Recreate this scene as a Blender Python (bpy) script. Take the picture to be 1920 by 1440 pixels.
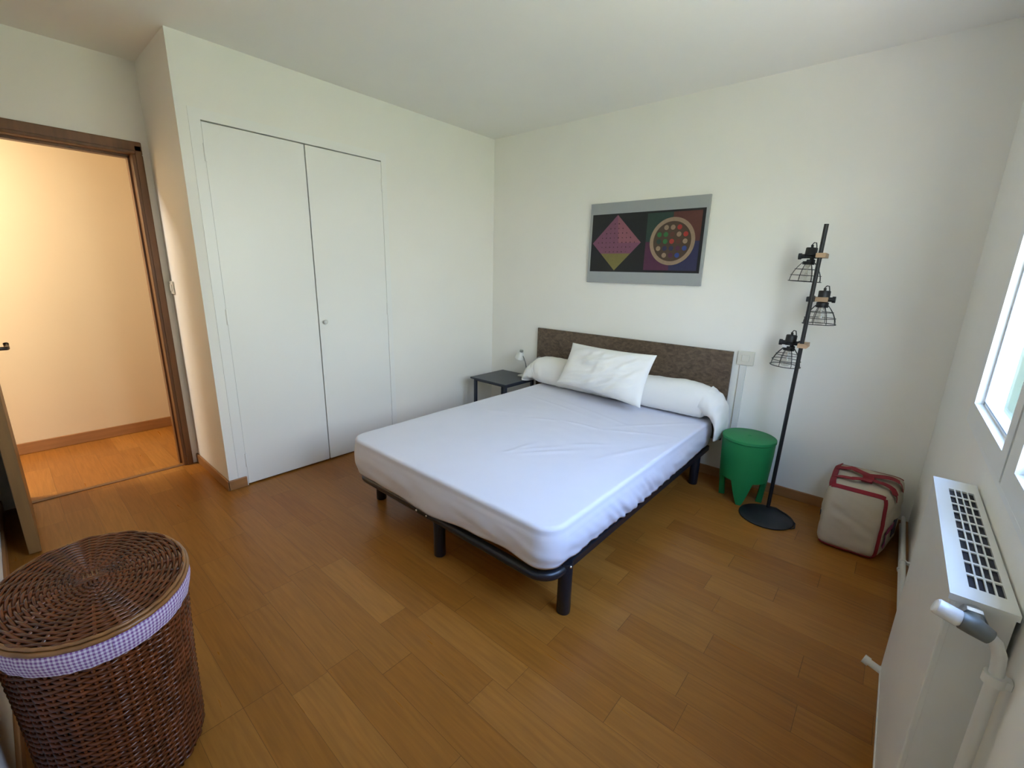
import bpy, bmesh, math, random
from mathutils import Vector, Matrix, noise
PI = math.pi
random.seed(7)
for o in list(bpy.data.objects):
    bpy.data.objects.remove(o)
S = bpy.context.scene
C = S.collection

# ------------------------------------------------------------------ camera
cd = bpy.data.cameras.new('camera')
cam = bpy.data.objects.new('camera', cd)
C.objects.link(cam)
S.camera = cam
cd.sensor_fit = 'HORIZONTAL'
cd.sensor_width = 36.0
cd.lens = 829.75 / 1920 * 36.0
cd.clip_start = 0.02
CAM_Y, CAM_P, CAM_R = 0.708394, -0.248404, 0.024203
cam.matrix_world = (Matrix.Translation((2.96841, -3.14801, 1.37210)) @ Matrix.Rotation(CAM_Y, 4, 'Z')
                    @ Matrix.Rotation(PI / 2 + CAM_P, 4, 'X') @ Matrix.Rotation(CAM_R, 4, 'Z'))

# ------------------------------------------------------------------ world: blue sky, pale horizon, sunlit greenery below
W_ = bpy.data.worlds.new('sky')
S.world = W_
W_.use_nodes = True
nt = W_.node_tree
nt.nodes.clear()
tc = nt.nodes.new('ShaderNodeTexCoord')
sx = nt.nodes.new('ShaderNodeSeparateXYZ')
mr = nt.nodes.new('ShaderNodeMapRange')
mr.inputs['From Min'].default_value = -1
mr.inputs['From Max'].default_value = 1
rp = nt.nodes.new('ShaderNodeValToRGB')
cr = rp.color_ramp
cr.elements[0].position = 0.0
cr.elements[0].color = (0.30, 0.28, 0.19, 1)
cr.elements[1].position = 1.0
cr.elements[1].color = (0.30, 0.54, 1.20, 1)
for pos, col in ((0.44, (0.34, 0.34, 0.22, 1)), (0.50, (0.66, 0.70, 0.62, 1)), (0.60, (0.86, 0.96, 1.00, 1)), (0.675, (0.82, 0.96, 1.20, 1)), (0.80, (0.52, 0.78, 1.40, 1))):
    e = cr.elements.new(pos)
    e.color = col
bg = nt.nodes.new('ShaderNodeBackground')
bg.inputs['Strength'].default_value = 9.0
wo = nt.nodes.new('ShaderNodeOutputWorld')
nt.links.new(tc.outputs['Generated'], sx.inputs[0])
nt.links.new(sx.outputs['Z'], mr.inputs['Value'])
nt.links.new(mr.outputs[0], rp.inputs[0])
nt.links.new(rp.outputs[0], bg.inputs['Color'])
nt.links.new(bg.outputs[0], wo.inputs[0])

# window portal (guides sampling of the sky, adds no light) and the hall lamp
def area(name, loc, rot, sx_, sy_, energy, col, portal=False):
    l = bpy.data.lights.new(name, 'AREA')
    l.shape = 'RECTANGLE'
    l.size, l.size_y = sx_, sy_
    l.energy = energy
    l.color = col
    if portal:
        l.cycles.is_portal = True
    o = bpy.data.objects.new(name, l)
    o.location = loc
    o.rotation_euler = rot
    C.objects.link(o)
    return o
area('window_portal', (3.44, -1.68, 1.55), (0, PI / 2, 0), 1.3, 1.5, 1, (1, 1, 1), True)
hl = area('hall_ceiling_light', (-1.08, -4.00, 2.42), (0, 0, 0), 0.30, 0.30, 35, (1.0, 0.955, 0.86))
# afternoon sun over the roof, added for its bounce; never reaches into the window
sl = bpy.data.lights.new('sun', 'SUN')
sl.energy = 36
sl.color = (1.0, 0.93, 0.80)
sl.angle = 0.01
so = bpy.data.objects.new('sun', sl)
so.rotation_euler = Vector((0.55, 0.25, -0.80)).to_track_quat('-Z', 'Y').to_euler()
C.objects.link(so)

S.view_settings.view_transform = 'Standard'
S.view_settings.look = 'None'
S.view_settings.exposure = 0.72
S.view_settings.gamma = 1.0
S.view_settings.use_curve_mapping = False
S.cycles.max_bounces = 12
S.cycles.diffuse_bounces = 8
S.cycles.transparent_max_bounces = 16
S.cycles.caustics_reflective = False
S.cycles.caustics_refractive = False
S.cycles.use_denoising = True

# ------------------------------------------------------------------ materials
def nodes(name):
    m = bpy.data.materials.new(name)
    m.use_nodes = True
    t = m.node_tree
    return m, t, t.nodes['Principled BSDF']

def mat(name, col, rough=0.5, metal=0.0, var=0.0, scale=20.0, bump=0.0, bscale=None, stretch=(1, 1, 1), spec=0.5, col2=None):
    m, t, b = nodes(name)
    b.inputs['Roughness'].default_value = rough
    b.inputs['Metallic'].default_value = metal
    b.inputs['Specular IOR Level'].default_value = spec
    tcn = t.nodes.new('ShaderNodeTexCoord')
    mp = t.nodes.new('ShaderNodeMapping')
    mp.inputs['Scale'].default_value = stretch
    t.links.new(tcn.outputs['Object'], mp.inputs[0])
    n = t.nodes.new('ShaderNodeTexNoise')
    n.inputs['Scale'].default_value = scale
    n.inputs['Detail'].default_value = 4
    t.links.new(mp.outputs[0], n.inputs['Vector'])
    r = t.nodes.new('ShaderNodeValToRGB')
    c2 = col2 or tuple(c * (1 - var) for c in col)
    r.color_ramp.elements[0].position = 0.3
    r.color_ramp.elements[1].position = 0.7
    r.color_ramp.elements[0].color = (*c2, 1)
    r.color_ramp.elements[1].color = (*col, 1)
    t.links.new(n.outputs['Fac'], r.inputs[0])
    t.links.new(r.outputs[0], b.inputs['Base Color'])
    if bump:
        n2 = t.nodes.new('ShaderNodeTexNoise')
        n2.inputs['Scale'].default_value = bscale or scale
        n2.inputs['Detail'].default_value = 3
        t.links.new(mp.outputs[0], n2.inputs['Vector'])
        bp = t.nodes.new('ShaderNodeBump')
        bp.inputs['Strength'].default_value = bump
        bp.inputs['Distance'].default_value = 0.004
        t.links.new(n2.outputs['Fac'], bp.inputs['Height'])
        t.links.new(bp.outputs[0], b.inputs['Normal'])
    return m

def math_node(t, op, a, b=None):
    n = t.nodes.new('ShaderNodeMath')
    n.operation = op
    for i, v in enumerate((a, b)):
        if v is None:
            continue
        if isinstance(v, (int, float)):
            n.inputs[i].default_value = v
        else:
            t.links.new(v, n.inputs[i])
    return n.outputs[0]

def parquet(name, cols, width=0.122, length=0.62):
    m, t, b = nodes(name)
    b.inputs['Roughness'].default_value = 0.27
    b.inputs['Specular IOR Level'].default_value = 0.26
    tcn = t.nodes.new('ShaderNodeTexCoord')
    sp = t.nodes.new('ShaderNodeSeparateXYZ')
    t.links.new(tcn.outputs['Object'], sp.inputs[0])
    X, Y = sp.outputs['X'], sp.outputs['Y']
    ry = math_node(t, 'DIVIDE', math_node(t, 'ADD', Y, 10.045), width)
    row = math_node(t, 'FLOOR', ry)
    wn = t.nodes.new('ShaderNodeTexWhiteNoise')
    wn.noise_dimensions = '1D'
    t.links.new(row, wn.inputs['W'])
    ln = math_node(t, 'ADD', math_node(t, 'MULTIPLY', wn.outputs['Value'], 0.30), length - 0.15)
    xs = math_node(t, 'ADD', math_node(t, 'DIVIDE', math_node(t, 'ADD', X, 10.0), ln), math_node(t, 'MULTIPLY', wn.outputs['Value'], 17.3))
    colid = math_node(t, 'FLOOR', xs)
    cmb = t.nodes.new('ShaderNodeCombineXYZ')
    t.links.new(row, cmb.inputs[0])
    t.links.new(colid, cmb.inputs[1])
    w2 = t.nodes.new('ShaderNodeTexWhiteNoise')
    w2.noise_dimensions = '2D'
    t.links.new(cmb.outputs[0], w2.inputs['Vector'])
    rpn = t.nodes.new('ShaderNodeValToRGB')
    r = rpn.color_ramp
    r.elements[0].color = (*cols[0], 1)
    r.elements[1].color = (*cols[-1], 1)
    for i, c in enumerate(cols[1:-1]):
        e = r.elements.new((i + 1) / (len(cols) - 1))
        e.color = (*c, 1)
    t.links.new(w2.outputs['Value'], rpn.inputs[0])
    # grain
    mp = t.nodes.new('ShaderNodeMapping')
    mp.inputs['Scale'].default_value = (2.2, 34, 1)
    off = t.nodes.new('ShaderNodeVectorMath')
    off.operation = 'ADD'
    t.links.new(tcn.outputs['Object'], off.inputs[0])
    t.links.new(w2.outputs['Color'], off.inputs[1])
    t.links.new(off.outputs[0], mp.inputs[0])
    n = t.nodes.new('ShaderNodeTexNoise')
    n.inputs['Scale'].default_value = 2.2
    n.inputs['Detail'].default_value = 6
    n.inputs['Distortion'].default_value = 0.6
    t.links.new(mp.outputs[0], n.inputs['Vector'])
    g = t.nodes.new('ShaderNodeMapRange')
    g.inputs['From Min'].default_value = 0.3
    g.inputs['From Max'].default_value = 0.75
    g.inputs['To Min'].default_value = 1.08
    g.inputs['To Max'].default_value = 0.80
    t.links.new(n.outputs['Fac'], g.inputs['Value'])
    # seams
    fy = math_node(t, 'FRACT', ry)
    fx = math_node(t, 'FRACT', xs)
    sy1 = math_node(t, 'LESS_THAN', fy, 0.012)
    sx1 = math_node(t, 'LESS_THAN', fx, 0.0035)
    seam = math_node(t, 'MAXIMUM', sy1, sx1)
    dark = math_node(t, 'SUBTRACT', 1.0, math_node(t, 'MULTIPLY', seam, 0.45))
    fac = math_node(t, 'MULTIPLY', g.outputs[0], dark)
    vm = t.nodes.new('ShaderNodeVectorMath')
    vm.operation = 'SCALE'
    t.links.new(rpn.outputs[0], vm.inputs[0])
    t.links.new(fac, vm.inputs['Scale'])
    t.links.new(vm.outputs[0], b.inputs['Base Color'])
    bp = t.nodes.new('ShaderNodeBump')
    bp.inputs['Strength'].default_value = 0.25
    bp.inputs['Distance'].default_value = 0.002
    t.links.new(math_node(t, 'SUBTRACT', math_node(t, 'MULTIPLY', n.outputs['Fac'], 0.15), seam), bp.inputs['Height'])
    t.links.new(bp.outputs[0], b.inputs['Normal'])
    rr = t.nodes.new('ShaderNodeMapRange')
    rr.inputs['To Min'].default_value = 0.24
    rr.inputs['To Max'].default_value = 0.36
    t.links.new(n.outputs['Fac'], rr.inputs['Value'])
    t.links.new(rr.outputs[0], b.inputs['Roughness'])
    return m

def gingham(name, c_white, c_col, nu, nv):
    m, t, b = nodes(name)
    b.inputs['Roughness'].default_value = 0.85
    uv = t.nodes.new('ShaderNodeTexCoord')
    sp = t.nodes.new('ShaderNodeSeparateXYZ')
    t.links.new(uv.outputs['UV'], sp.inputs[0])
    a = math_node(t, 'LESS_THAN', math_node(t, 'FRACT', math_node(t, 'MULTIPLY', sp.outputs['X'], nu)), 0.5)
    c = math_node(t, 'LESS_THAN', math_node(t, 'FRACT', math_node(t, 'MULTIPLY', sp.outputs['Y'], nv)), 0.5)
    f = math_node(t, 'MULTIPLY', math_node(t, 'ADD', a, c), 0.5)
    mx = t.nodes.new('ShaderNodeMix')
    mx.data_type = 'RGBA'
    mx.inputs['A'].default_value = (*c_white, 1)
    mx.inputs['B'].default_value = (*c_col, 1)
    t.links.new(f, mx.inputs['Factor'])
    t.links.new(mx.outputs['Result'], b.inputs['Base Color'])
    return m

def glass(name, tint=(1, 1, 1), lo=0.04, hi=0.35):
    m = bpy.data.materials.new(name)
    m.use_nodes = True
    t = m.node_tree
    t.nodes.clear()
    tr = t.nodes.new('ShaderNodeBsdfTransparent')
    tr.inputs[0].default_value = (*tint, 1)
    gl = t.nodes.new('ShaderNodeBsdfGlossy')
    gl.inputs['Roughness'].default_value = 0.02
    lw = t.nodes.new('ShaderNodeLayerWeight')
    lw.inputs[0].default_value = 0.5
    fr = t.nodes.new('ShaderNodeMapRange')
    pw = math_node(t, 'POWER', lw.outputs['Facing'], 4.0)
    fr.inputs['To Min'].default_value = lo
    fr.inputs['To Max'].default_value = hi
    t.links.new(pw, fr.inputs['Value'])
    mx = t.nodes.new('ShaderNodeMixShader')
    o = t.nodes.new('ShaderNodeOutputMaterial')
    t.links.new(fr.outputs[0], mx.inputs[0])
    t.links.new(tr.outputs[0], mx.inputs[1])
    t.links.new(gl.outputs[0], mx.inputs[2])
    t.links.new(mx.outputs[0], o.inputs[0])
    return m

M = {}
M['wall'] = mat('wall_paint', (0.88, 0.865, 0.82), 0.7, var=0.02, scale=3, bump=0.05, bscale=120)
M['ceil'] = mat('ceiling_paint', (0.88, 0.865, 0.83), 0.8, var=0.02, scale=3)
M['closet'] = mat('closet_paint', (0.87, 0.87, 0.845), 0.36, var=0.02, scale=2, bump=0.03, bscale=60)
M['hallwall'] = mat('hall_paint', (0.71, 0.595, 0.41), 0.75, var=0.02, scale=3)
M['dark'] = mat('closet_gap_shade', (0.03, 0.03, 0.03), 0.9)
M['floor'] = parquet('oak_parquet', [(0.275, 0.098, 0.014), (0.335, 0.133, 0.022), (0.305, 0.113, 0.016), (0.37, 0.153, 0.028), (0.285, 0.106, 0.016)])
M['skirt'] = mat('skirting_wood', (0.36, 0.17, 0.06), 0.45, var=0.2, scale=6, stretch=(1, 1, 8))
M['frame_wood'] = mat('door_frame_wood', (0.20, 0.085, 0.028), 0.4, var=0.35, scale=5, stretch=(6, 6, 0.6))
M['leaf_wood'] = mat('door_leaf_wood', (0.24, 0.13, 0.045), 0.45, var=0.25, scale=5, stretch=(6, 6, 0.6))
M['bronze'] = mat('dark_bronze', (0.06, 0.05, 0.045), 0.35, metal=0.8)
M['black'] = mat('black_powder_coat', (0.010, 0.012, 0.018), 0.33, var=0.2, scale=40)
M['steel'] = mat('bright_steel', (0.7, 0.7, 0.7), 0.25, metal=1.0)
M['sheet'] = mat('white_cotton_sheet', (0.735, 0.735, 0.81), 0.85, var=0.015, scale=8, bump=0.10, bscale=14)
M['pillow'] = mat('white_cotton_pillowcase', (0.87, 0.85, 0.80), 0.85, var=0.015, scale=8, bump=0.12, bscale=16)
M['ticking'] = mat('mattress_ticking', (0.7, 0.7, 0.68), 0.9)
M['nightstand'] = mat('dark_blue_grey_lacquer', (0.030, 0.036, 0.050), 0.4, var=0.15, scale=30)
M['white_plastic'] = mat('white_plastic', (0.72, 0.72, 0.69), 0.35)
M['cream_plastic'] = mat('cream_plastic', (0.70, 0.68, 0.60), 0.4)
M['silver'] = mat('silver_plastic', (0.45, 0.46, 0.45), 0.3, metal=0.6)
M['grey_metal'] = mat('grey_gooseneck', (0.20, 0.20, 0.20), 0.35, metal=0.7)
M['lampblack'] = mat('matt_black_metal', (0.012, 0.012, 0.014), 0.45, var=0.1)
M['beech'] = mat('pale_wood', (0.50, 0.33, 0.20), 0.55, var=0.2, scale=12, stretch=(1, 1, 6))
M['bulb'] = glass('clear_bulb_glass', (0.93, 0.93, 0.92), 0.10, 0.70)
M['filament'] = mat('bulb_filament', (0.75, 0.72, 0.66), 0.3, metal=0.5)
M['green'] = mat('green_plastic', (0.008, 0.21, 0.055), 0.55, var=0.05, scale=10)
M['canvas'] = mat('unbleached_canvas', (0.50, 0.43, 0.32), 0.9, var=0.12, scale=9, bump=0.35, bscale=22)
M['red'] = mat('red_webbing', (0.27, 0.010, 0.020), 0.8, var=0.2, scale=30)
M['purple_tape'] = mat('purple_red_patch', (0.25, 0.02, 0.09), 0.8, var=0.2, scale=30)
M['navy'] = mat('navy_cloth', (0.02, 0.02, 0.06), 0.85)
M['radiator'] = mat('radiator_enamel', (0.72, 0.72, 0.69), 0.35, var=0.02)
M['slot_shade'] = mat('radiator_slot_shade', (0.015, 0.015, 0.025), 0.7)
M['pipe'] = mat('white_painted_pipe', (0.70, 0.69, 0.65), 0.4, var=0.05)
M['knob'] = mat('glossy_white_knob', (0.75, 0.75, 0.74), 0.15)
M['greybody'] = mat('grey_valve_body', (0.16, 0.17, 0.16), 0.4, metal=0.3)
M['window'] = mat('white_window_paint', (0.82, 0.83, 0.82), 0.35, var=0.01)
M['pane'] = glass('window_glass', (0.96, 0.98, 0.97))
M['seal'] = mat('grey_window_seal', (0.22, 0.23, 0.25), 0.6)
M['wicker'] = mat('varnished_wicker', (0.165, 0.040, 0.009), 0.22, var=0.6, scale=26)
M['wicker_lid'] = mat('varnished_wicker_lid', (0.145, 0.037, 0.009), 0.24, var=0.55, scale=26)
M['rim'] = mat('pale_wicker_rim', (0.30, 0.13, 0.04), 0.3, var=0.45, scale=18)
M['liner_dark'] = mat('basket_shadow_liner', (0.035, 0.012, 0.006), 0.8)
M['gingham'] = gingham('lilac_gingham', (0.66, 0.60, 0.72), (0.20, 0.08, 0.27), 150, 6)
M['mount'] = mat('grey_picture_mount', (0.34, 0.36, 0.37), 0.6, var=0.03)
M['render'] = mat('dimmer_render', (0.13, 0.16, 0.12), 0.9, var=0.1, scale=6)
M['leaves'] = mat('garden_leaves', (0.24, 0.30, 0.13), 0.7, var=0.5, scale=3)
M['lawn'] = mat('garden_lawn', (0.17, 0.22, 0.07), 0.9, var=0.3, scale=1)
M['facade'] = mat('pale_facade', (0.62, 0.60, 0.52), 0.9, var=0.08, scale=1)

def headboard_mat():
    m, t, b = nodes('mottled_brown_board')
    b.inputs['Roughness'].default_value = 0.5
    tcn = t.nodes.new('ShaderNodeTexCoord')
    mp = t.nodes.new('ShaderNodeMapping')
    mp.inputs['Scale'].default_value = (1, 1, 1.5)
    t.links.new(tcn.outputs['Object'], mp.inputs[0])
    n = t.nodes.new('ShaderNodeTexNoise')
    n.inputs['Scale'].default_value = 17
    n.inputs['Detail'].default_value = 8
    n.inputs['Distortion'].default_value = 1.5
    t.links.new(mp.outputs[0], n.inputs['Vector'])
    v = t.nodes.new('ShaderNodeTexVoronoi')
    v.inputs['Scale'].default_value = 46
    t.links.new(mp.outputs[0], v.inputs['Vector'])
    s = t.nodes.new('ShaderNodeSeparateColor')
    t.links.new(v.outputs['Color'], s.inputs[0])
    f = math_node(t, 'ADD', math_node(t, 'MULTIPLY', n.outputs['Fac'], 0.75), math_node(t, 'MULTIPLY', s.outputs[0], 0.25))
    r = t.nodes.new('ShaderNodeValToRGB')
    r.color_ramp.elements[0].position = 0.30
    r.color_ramp.elements[0].color = (0.070, 0.046, 0.030, 1)
    r.color_ramp.elements[1].position = 0.72
    r.color_ramp.elements[1].color = (0.165, 0.112, 0.072, 1)
    t.links.new(f, r.inputs[0])
    t.links.new(r.outputs[0], b.inputs['Base Color'])
    return m
M['headboard'] = headboard_mat()

# ------------------------------------------------------------------ mesh helpers
def box(bm, x0, x1, y0, y1, z0, z1, mi=0):
    vs = [bm.verts.new(p) for p in ((x0, y0, z0), (x1, y0, z0), (x1, y1, z0), (x0, y1, z0), (x0, y0, z1), (x1, y0, z1), (x1, y1, z1), (x0, y1, z1))]
    for f in ((3, 2, 1, 0), (4, 5, 6, 7), (0, 1, 5, 4), (1, 2, 6, 5), (2, 3, 7, 6), (3, 0, 4, 7)):
        bm.faces.new([vs[i] for i in f]).material_index = mi
    return vs

def bevel(bm, w, seg=2):
    bmesh.ops.bevel(bm, geom=list(bm.edges), offset=w, segments=seg, affect='EDGES', profile=0.5, clamp_overlap=True)

def tube(bm, pts, r, seg=10, closed=False, caps=True, mi=0):
    pts = [Vector(p) for p in pts]
    n = len(pts)
    rs = r if isinstance(r, (list, tuple)) else [r] * n
    rings = []
    up = None
    for i, p in enumerate(pts):
        if closed:
            d = pts[(i + 1) % n] - pts[i - 1]
        else:
            d = pts[min(i + 1, n - 1)] - pts[max(i - 1, 0)]
        d.normalize()
        if up is None:
            up = Vector((0, 0, 1)) if abs(d.z) < 0.9 else Vector((1, 0, 0))
        side = d.cross(up).normalized()
        up = side.cross(d).normalized()
        rings.append([bm.verts.new(p + rs[i] * (math.cos(2 * PI * k / seg) * side + math.sin(2 * PI * k / seg) * up)) for k in range(seg)])
    for i in range(n if closed else n - 1):
        a, b = rings[i], rings[(i + 1) % n]
        for k in range(seg):
            bm.faces.new((a[k], a[(k + 1) % seg], b[(k + 1) % seg], b[k])).material_index = mi
    if caps and not closed:
        bm.faces.new(rings[0][::-1]).material_index = mi
        bm.faces.new(rings[-1]).material_index = mi

def cyl(bm, a, b, r, seg=20, r2=None, mi=0):
    tube(bm, [a, b], [r, r if r2 is None else r2], seg, mi=mi)

def lathe(bm, prof, cx, cy, seg=40, sx_=1.0, sy_=1.0, axis=None, mi=0):
    rings = []
    for r, z in prof:
        if r < 1e-6:
            rings.append([bm.verts.new((cx, cy, z))])
        else:
            rings.append([bm.verts.new((cx + r * sx_ * math.cos(2 * PI * k / seg), cy + r * sy_ * math.sin(2 * PI * k / seg), z)) for k in range(seg)])
    for a, b in zip(rings, rings[1:]):
        for k in range(seg):
            k2 = (k + 1) % seg
            if len(a) == 1 and len(b) == 1:
                continue
            if len(a) == 1:
                f = (a[0], b[k2], b[k])
            elif len(b) == 1:
                f = (a[k], a[k2], b[0])
            else:
                f = (a[k], a[k2], b[k2], b[k])
            bm.faces.new(f).material_index = mi

def arc(c, r, a0, a1, n, plane='xz'):
    out = []
    for i in range(n + 1):
        a = a0 + (a1 - a0) * i / n
        u, v = r * math.cos(a), r * math.sin(a)
        if plane == 'xz':
            out.append((c[0] + u, c[1], c[2] + v))
        elif plane == 'yz':
            out.append((c[0], c[1] + u, c[2] + v))
        else:
            out.append((c[0] + u, c[1] + v, c[2]))
    return out

def root_loc(o):
    l = Vector((0, 0, 0))
    while o is not None:
        l += o.location
        o = o.parent
    return l

def obj(name, bm, mats, parent=None, loc=None, smooth=False, label=None):
    """one mesh object from world-space bmesh; loc is its world origin"""
    base = Vector(loc) if loc is not None else (root_loc(parent) if parent else Vector((0, 0, 0)))
    bmesh.ops.recalc_face_normals(bm, faces=list(bm.faces))
    for v in bm.verts:
        v.co -= base
    me = bpy.data.meshes.new(name)
    bm.to_mesh(me)
    bm.free()
    for m in (mats if isinstance(mats, (list, tuple)) else [mats]):
        me.materials.append(M[m] if isinstance(m, str) else m)
    if smooth:
        for p in me.polygons:
            p.use_smooth = True
        if smooth != True:
            me.set_sharp_from_angle(angle=math.radians(smooth))
    o = bpy.data.objects.new(name, me)
    C.objects.link(o)
    if parent:
        o.parent = parent
        o.location = base - root_loc(parent)
    else:
        o.location = base
    if label:
        o['label'] = label
    return o

def tag(o, label, cat, group=None):
    o['label'] = label
    o['category'] = cat
    if group:
        o['group'] = group
    return o

def thing(name, label, cat, loc, group=None):
    o = bpy.data.objects.new(name, None)
    o.empty_display_size = 0.1
    o.location = loc
    C.objects.link(o)
    return tag(o, label, cat, group)

def struct(name, bm, mats, label=None, parent=None, smooth=False):
    o = obj(name, bm, mats, parent, smooth=smooth)
    if parent is None:
        o['kind'] = 'structure'
        if label:
            o['label'] = label
    return o

B = bmesh.new
def bx(*a, bv=0, seg=2):
    bm = B()
    box(bm, *a)
    if bv:
        bevel(bm, bv, seg)
    return bm

# ------------------------------------------------------------------ room shell
H = 2.5
WX = 3.22          # right wall face
FY = -3.32         # front wall face (behind / left of the camera)
DX = -0.636        # door wall face
YC = -2.374        # closet block side
HX = -1.66         # far hall wall

struct('floor', bx(-1.9, 3.43, -5.2, 0.18, -0.12, 0.0), 'floor', 'varnished oak parquet floor running on into the hall')
struct('ceiling', bx(-1.9, 3.43, -5.2, 0.18, H, H + 0.1), 'ceil', 'plain white ceiling')
struct('wall_back', bx(-0.736, 3.43, 0.0, 0.18, 0, H), 'wall', 'white wall behind the bed')
bm = B()
box(bm, -0.10, 0, YC, -2.268, 0, H)
box(bm, -0.10, 0, -1.176, 0.0, 0, H)
box(bm, -0.10, 0, -2.268, -1.176, 2.113, H)
struct('wall_left', bm, 'wall', 'white closet wall with two flush doors')
struct('wall_return', bx(DX, -0.10, YC, YC + 0.08, 0, H), 'wall', 'white side of the closet block beside the doorway')
struct('wall_closet_gap_shade', bx(-0.30, -0.28, YC + 0.08, -0.02, 0, H), 'dark')  # near-black backing put in as the shade behind the door gaps
bm = B()
DY0, DY1, DZ = -3.252, -2.422, 2.055   # rough opening
box(bm, DX - 0.1, DX, YC + 0.08, 0, 0, H)
box(bm, DX - 0.1, DX, DY1, YC + 0.08, 0, H)
box(bm, DX - 0.1, DX, DY0, DY1, DZ, H)
box(bm, DX - 0.1, DX, FY - 0.15, DY0, 0, H)
struct('wall_door', bm, 'wall', 'white wall around the open doorway')
struct('wall_front', bx(DX, 3.3, FY - 0.15, FY, 0, H), 'wall', 'white wall behind the laundry basket')
# right wall with the window opening
VY0, VY1, VZ0, VZ1 = -2.42, -0.945, 0.90, 2.20
def wall_with_opening(x0, x1):
    bm = B()
    box(bm, x0, x1, FY - 0.15, VY0, 0, H)
    box(bm, x0, x1, VY1, 0.18, 0, H)
    box(bm, x0, x1, VY0, VY1, 0, VZ0)
    box(bm, x0, x1, VY0, VY1, VZ1, H)
    return bm
struct('wall_right', wall_with_opening(WX, WX + 0.08), 'wall', 'white wall with the window and the radiator')
struct('wall_right_dimmer', wall_with_opening(WX + 0.08, WX + 0.21), 'render', 'added dark outer layer of the window wall, cutting the window light')  # added layer: its depth and dark tone hold back the window light
# hall
struct('wall_hall_far', bx(HX - 0.1, HX, -5.2, 0.2, 0, H), 'hallwall', 'cream hall wall seen through the doorway')
struct('wall_hall_end', bx(HX, DX - 0.1, -0.9, -0.8, 0, H), 'hallwall')
struct('wall_hall_start', bx(HX, DX - 0.1, -5.2, -5.1, 0, H), 'hallwall')
struct('wall_hall_near', bx(DX - 0.1, DX, -5.2, FY - 0.15, 0, H), 'hallwall')

def skirting(name, x0, x1, y0, y1, h=0.066):
    bm = bx(x0, x1, y0, y1, 0, h, bv=0.004)
    struct(name, bm, 'skirt', 'varnished wooden skirting board')
skirting('baseboard_left', 0.0, 0.013, YC - 0.012, -2.276)
skirting('baseboard_left_corner', 0.0, 0.013, -1.17, 0.0)
skirting('baseboard_return', DX, 0.013, YC - 0.013, YC)
skirting('baseboard_back', 0.013, WX, -0.013, 0.0)
skirting('baseboard_right', WX - 0.013, WX, FY, -0.013)
skirting('baseboard_front', DX, WX, FY, FY + 0.012)
skirting('baseboard_hall', HX, HX + 0.013, -5.1, -0.9, 0.085)

# closet casing: thin proud board round the doors
bm = B()
box(bm, 0.0, 0.004, -2.322, -2.268, 0.066, 2.165)
box(bm, 0.0, 0.004, -1.176, -1.135, 0.066, 2.165)
box(bm, 0.0, 0.004, -2.268, -1.176, 2.113, 2.165)
struct('trim_1', bm, 'closet', 'white casing round the closet doors')

# closet door leaves
def closet_leaf(label, y0, y1, hinge_y, knob):
    r = thing('closet_door', label, 'closet door', (0, (y0 + y1) / 2, 0.010), 'flush closet door leaves')
    obj('panel', bx(-0.022, 0.003, y0, y1, 0.010, 2.106, bv=0.0015, seg=1), 'closet', r)
    for z in (1.954, 1.075, 0.172):
        bm = B()
        cyl(bm, (0.006, hinge_y, z - 0.045), (0.006, hinge_y, z + 0.045), 0.0055, 10)
        obj('hinge', bm, 'closet', r, smooth=40)
    if knob:
        bm = B()
        lathe(bm, [(0.0, 0.0), (0.007, 0.0), (0.006, 0.012), (0.013, 0.018), (0.015, 0.024), (0.011, 0.030), (0.0, 0.031)], 0, 0, 20)
        bmesh.ops.transform(bm, matrix=Matrix.Translation((0.003, y0 + 0.035, 1.01)) @ Matrix.Rotation(PI / 2, 4, 'Y'), verts=bm.verts)
        obj('knob', bm, 'white_plastic', r, smooth=True, label='small round white knob')
closet_leaf('left white flush closet door leaf, hinged beside the doorway corner, no knob', -2.2668, -1.724, -2.267, False)
closet_leaf('right white flush closet door leaf carrying the small round knob', -1.717, -1.1775, -1.178, True)

# doorway frame, threshold
bm = B()
fy0, fy1 = -3.216, -2.464
for (a, b) in ((fy1, DY1 + 0.012), (DY0 - 0.012, fy0)):
    box(bm, DX - 0.112, DX + 0.014, a, b, 0, 1.996)
box(bm, DX - 0.112, DX + 0.014, DY0 - 0.012, DY1 + 0.012, 1.996, 2.066)
bevel(bm, 0.005)
# inner stop bead
for (a, b) in ((fy1 - 0.010, fy1), (fy0, fy0 + 0.010)):
    box(bm, DX - 0.105, DX - 0.055, a, b, 0, 1.99)
box(bm, DX - 0.105, DX - 0.055, fy0, fy1, 1.982, 1.997)
for (a, b) in ((fy1 + 0.018, DY1 + 0.004), (DY0 - 0.004, fy0 - 0.018)):
    box(bm, DX + 0.012, DX + 0.022, a, b, 0, 2.04)
box(bm, DX + 0.012, DX + 0.022, DY0 - 0.004, DY1 + 0.004, 2.014, 2.058)
struct('trim_2', bm, 'frame_wood', 'dark varnished wooden door frame')
struct('trim_3', bx(DX - 0.03, DX + 0.004, fy0, fy1, 0, 0.005, bv=0.002), 'frame_wood', 'dark wooden threshold strip')

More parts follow.
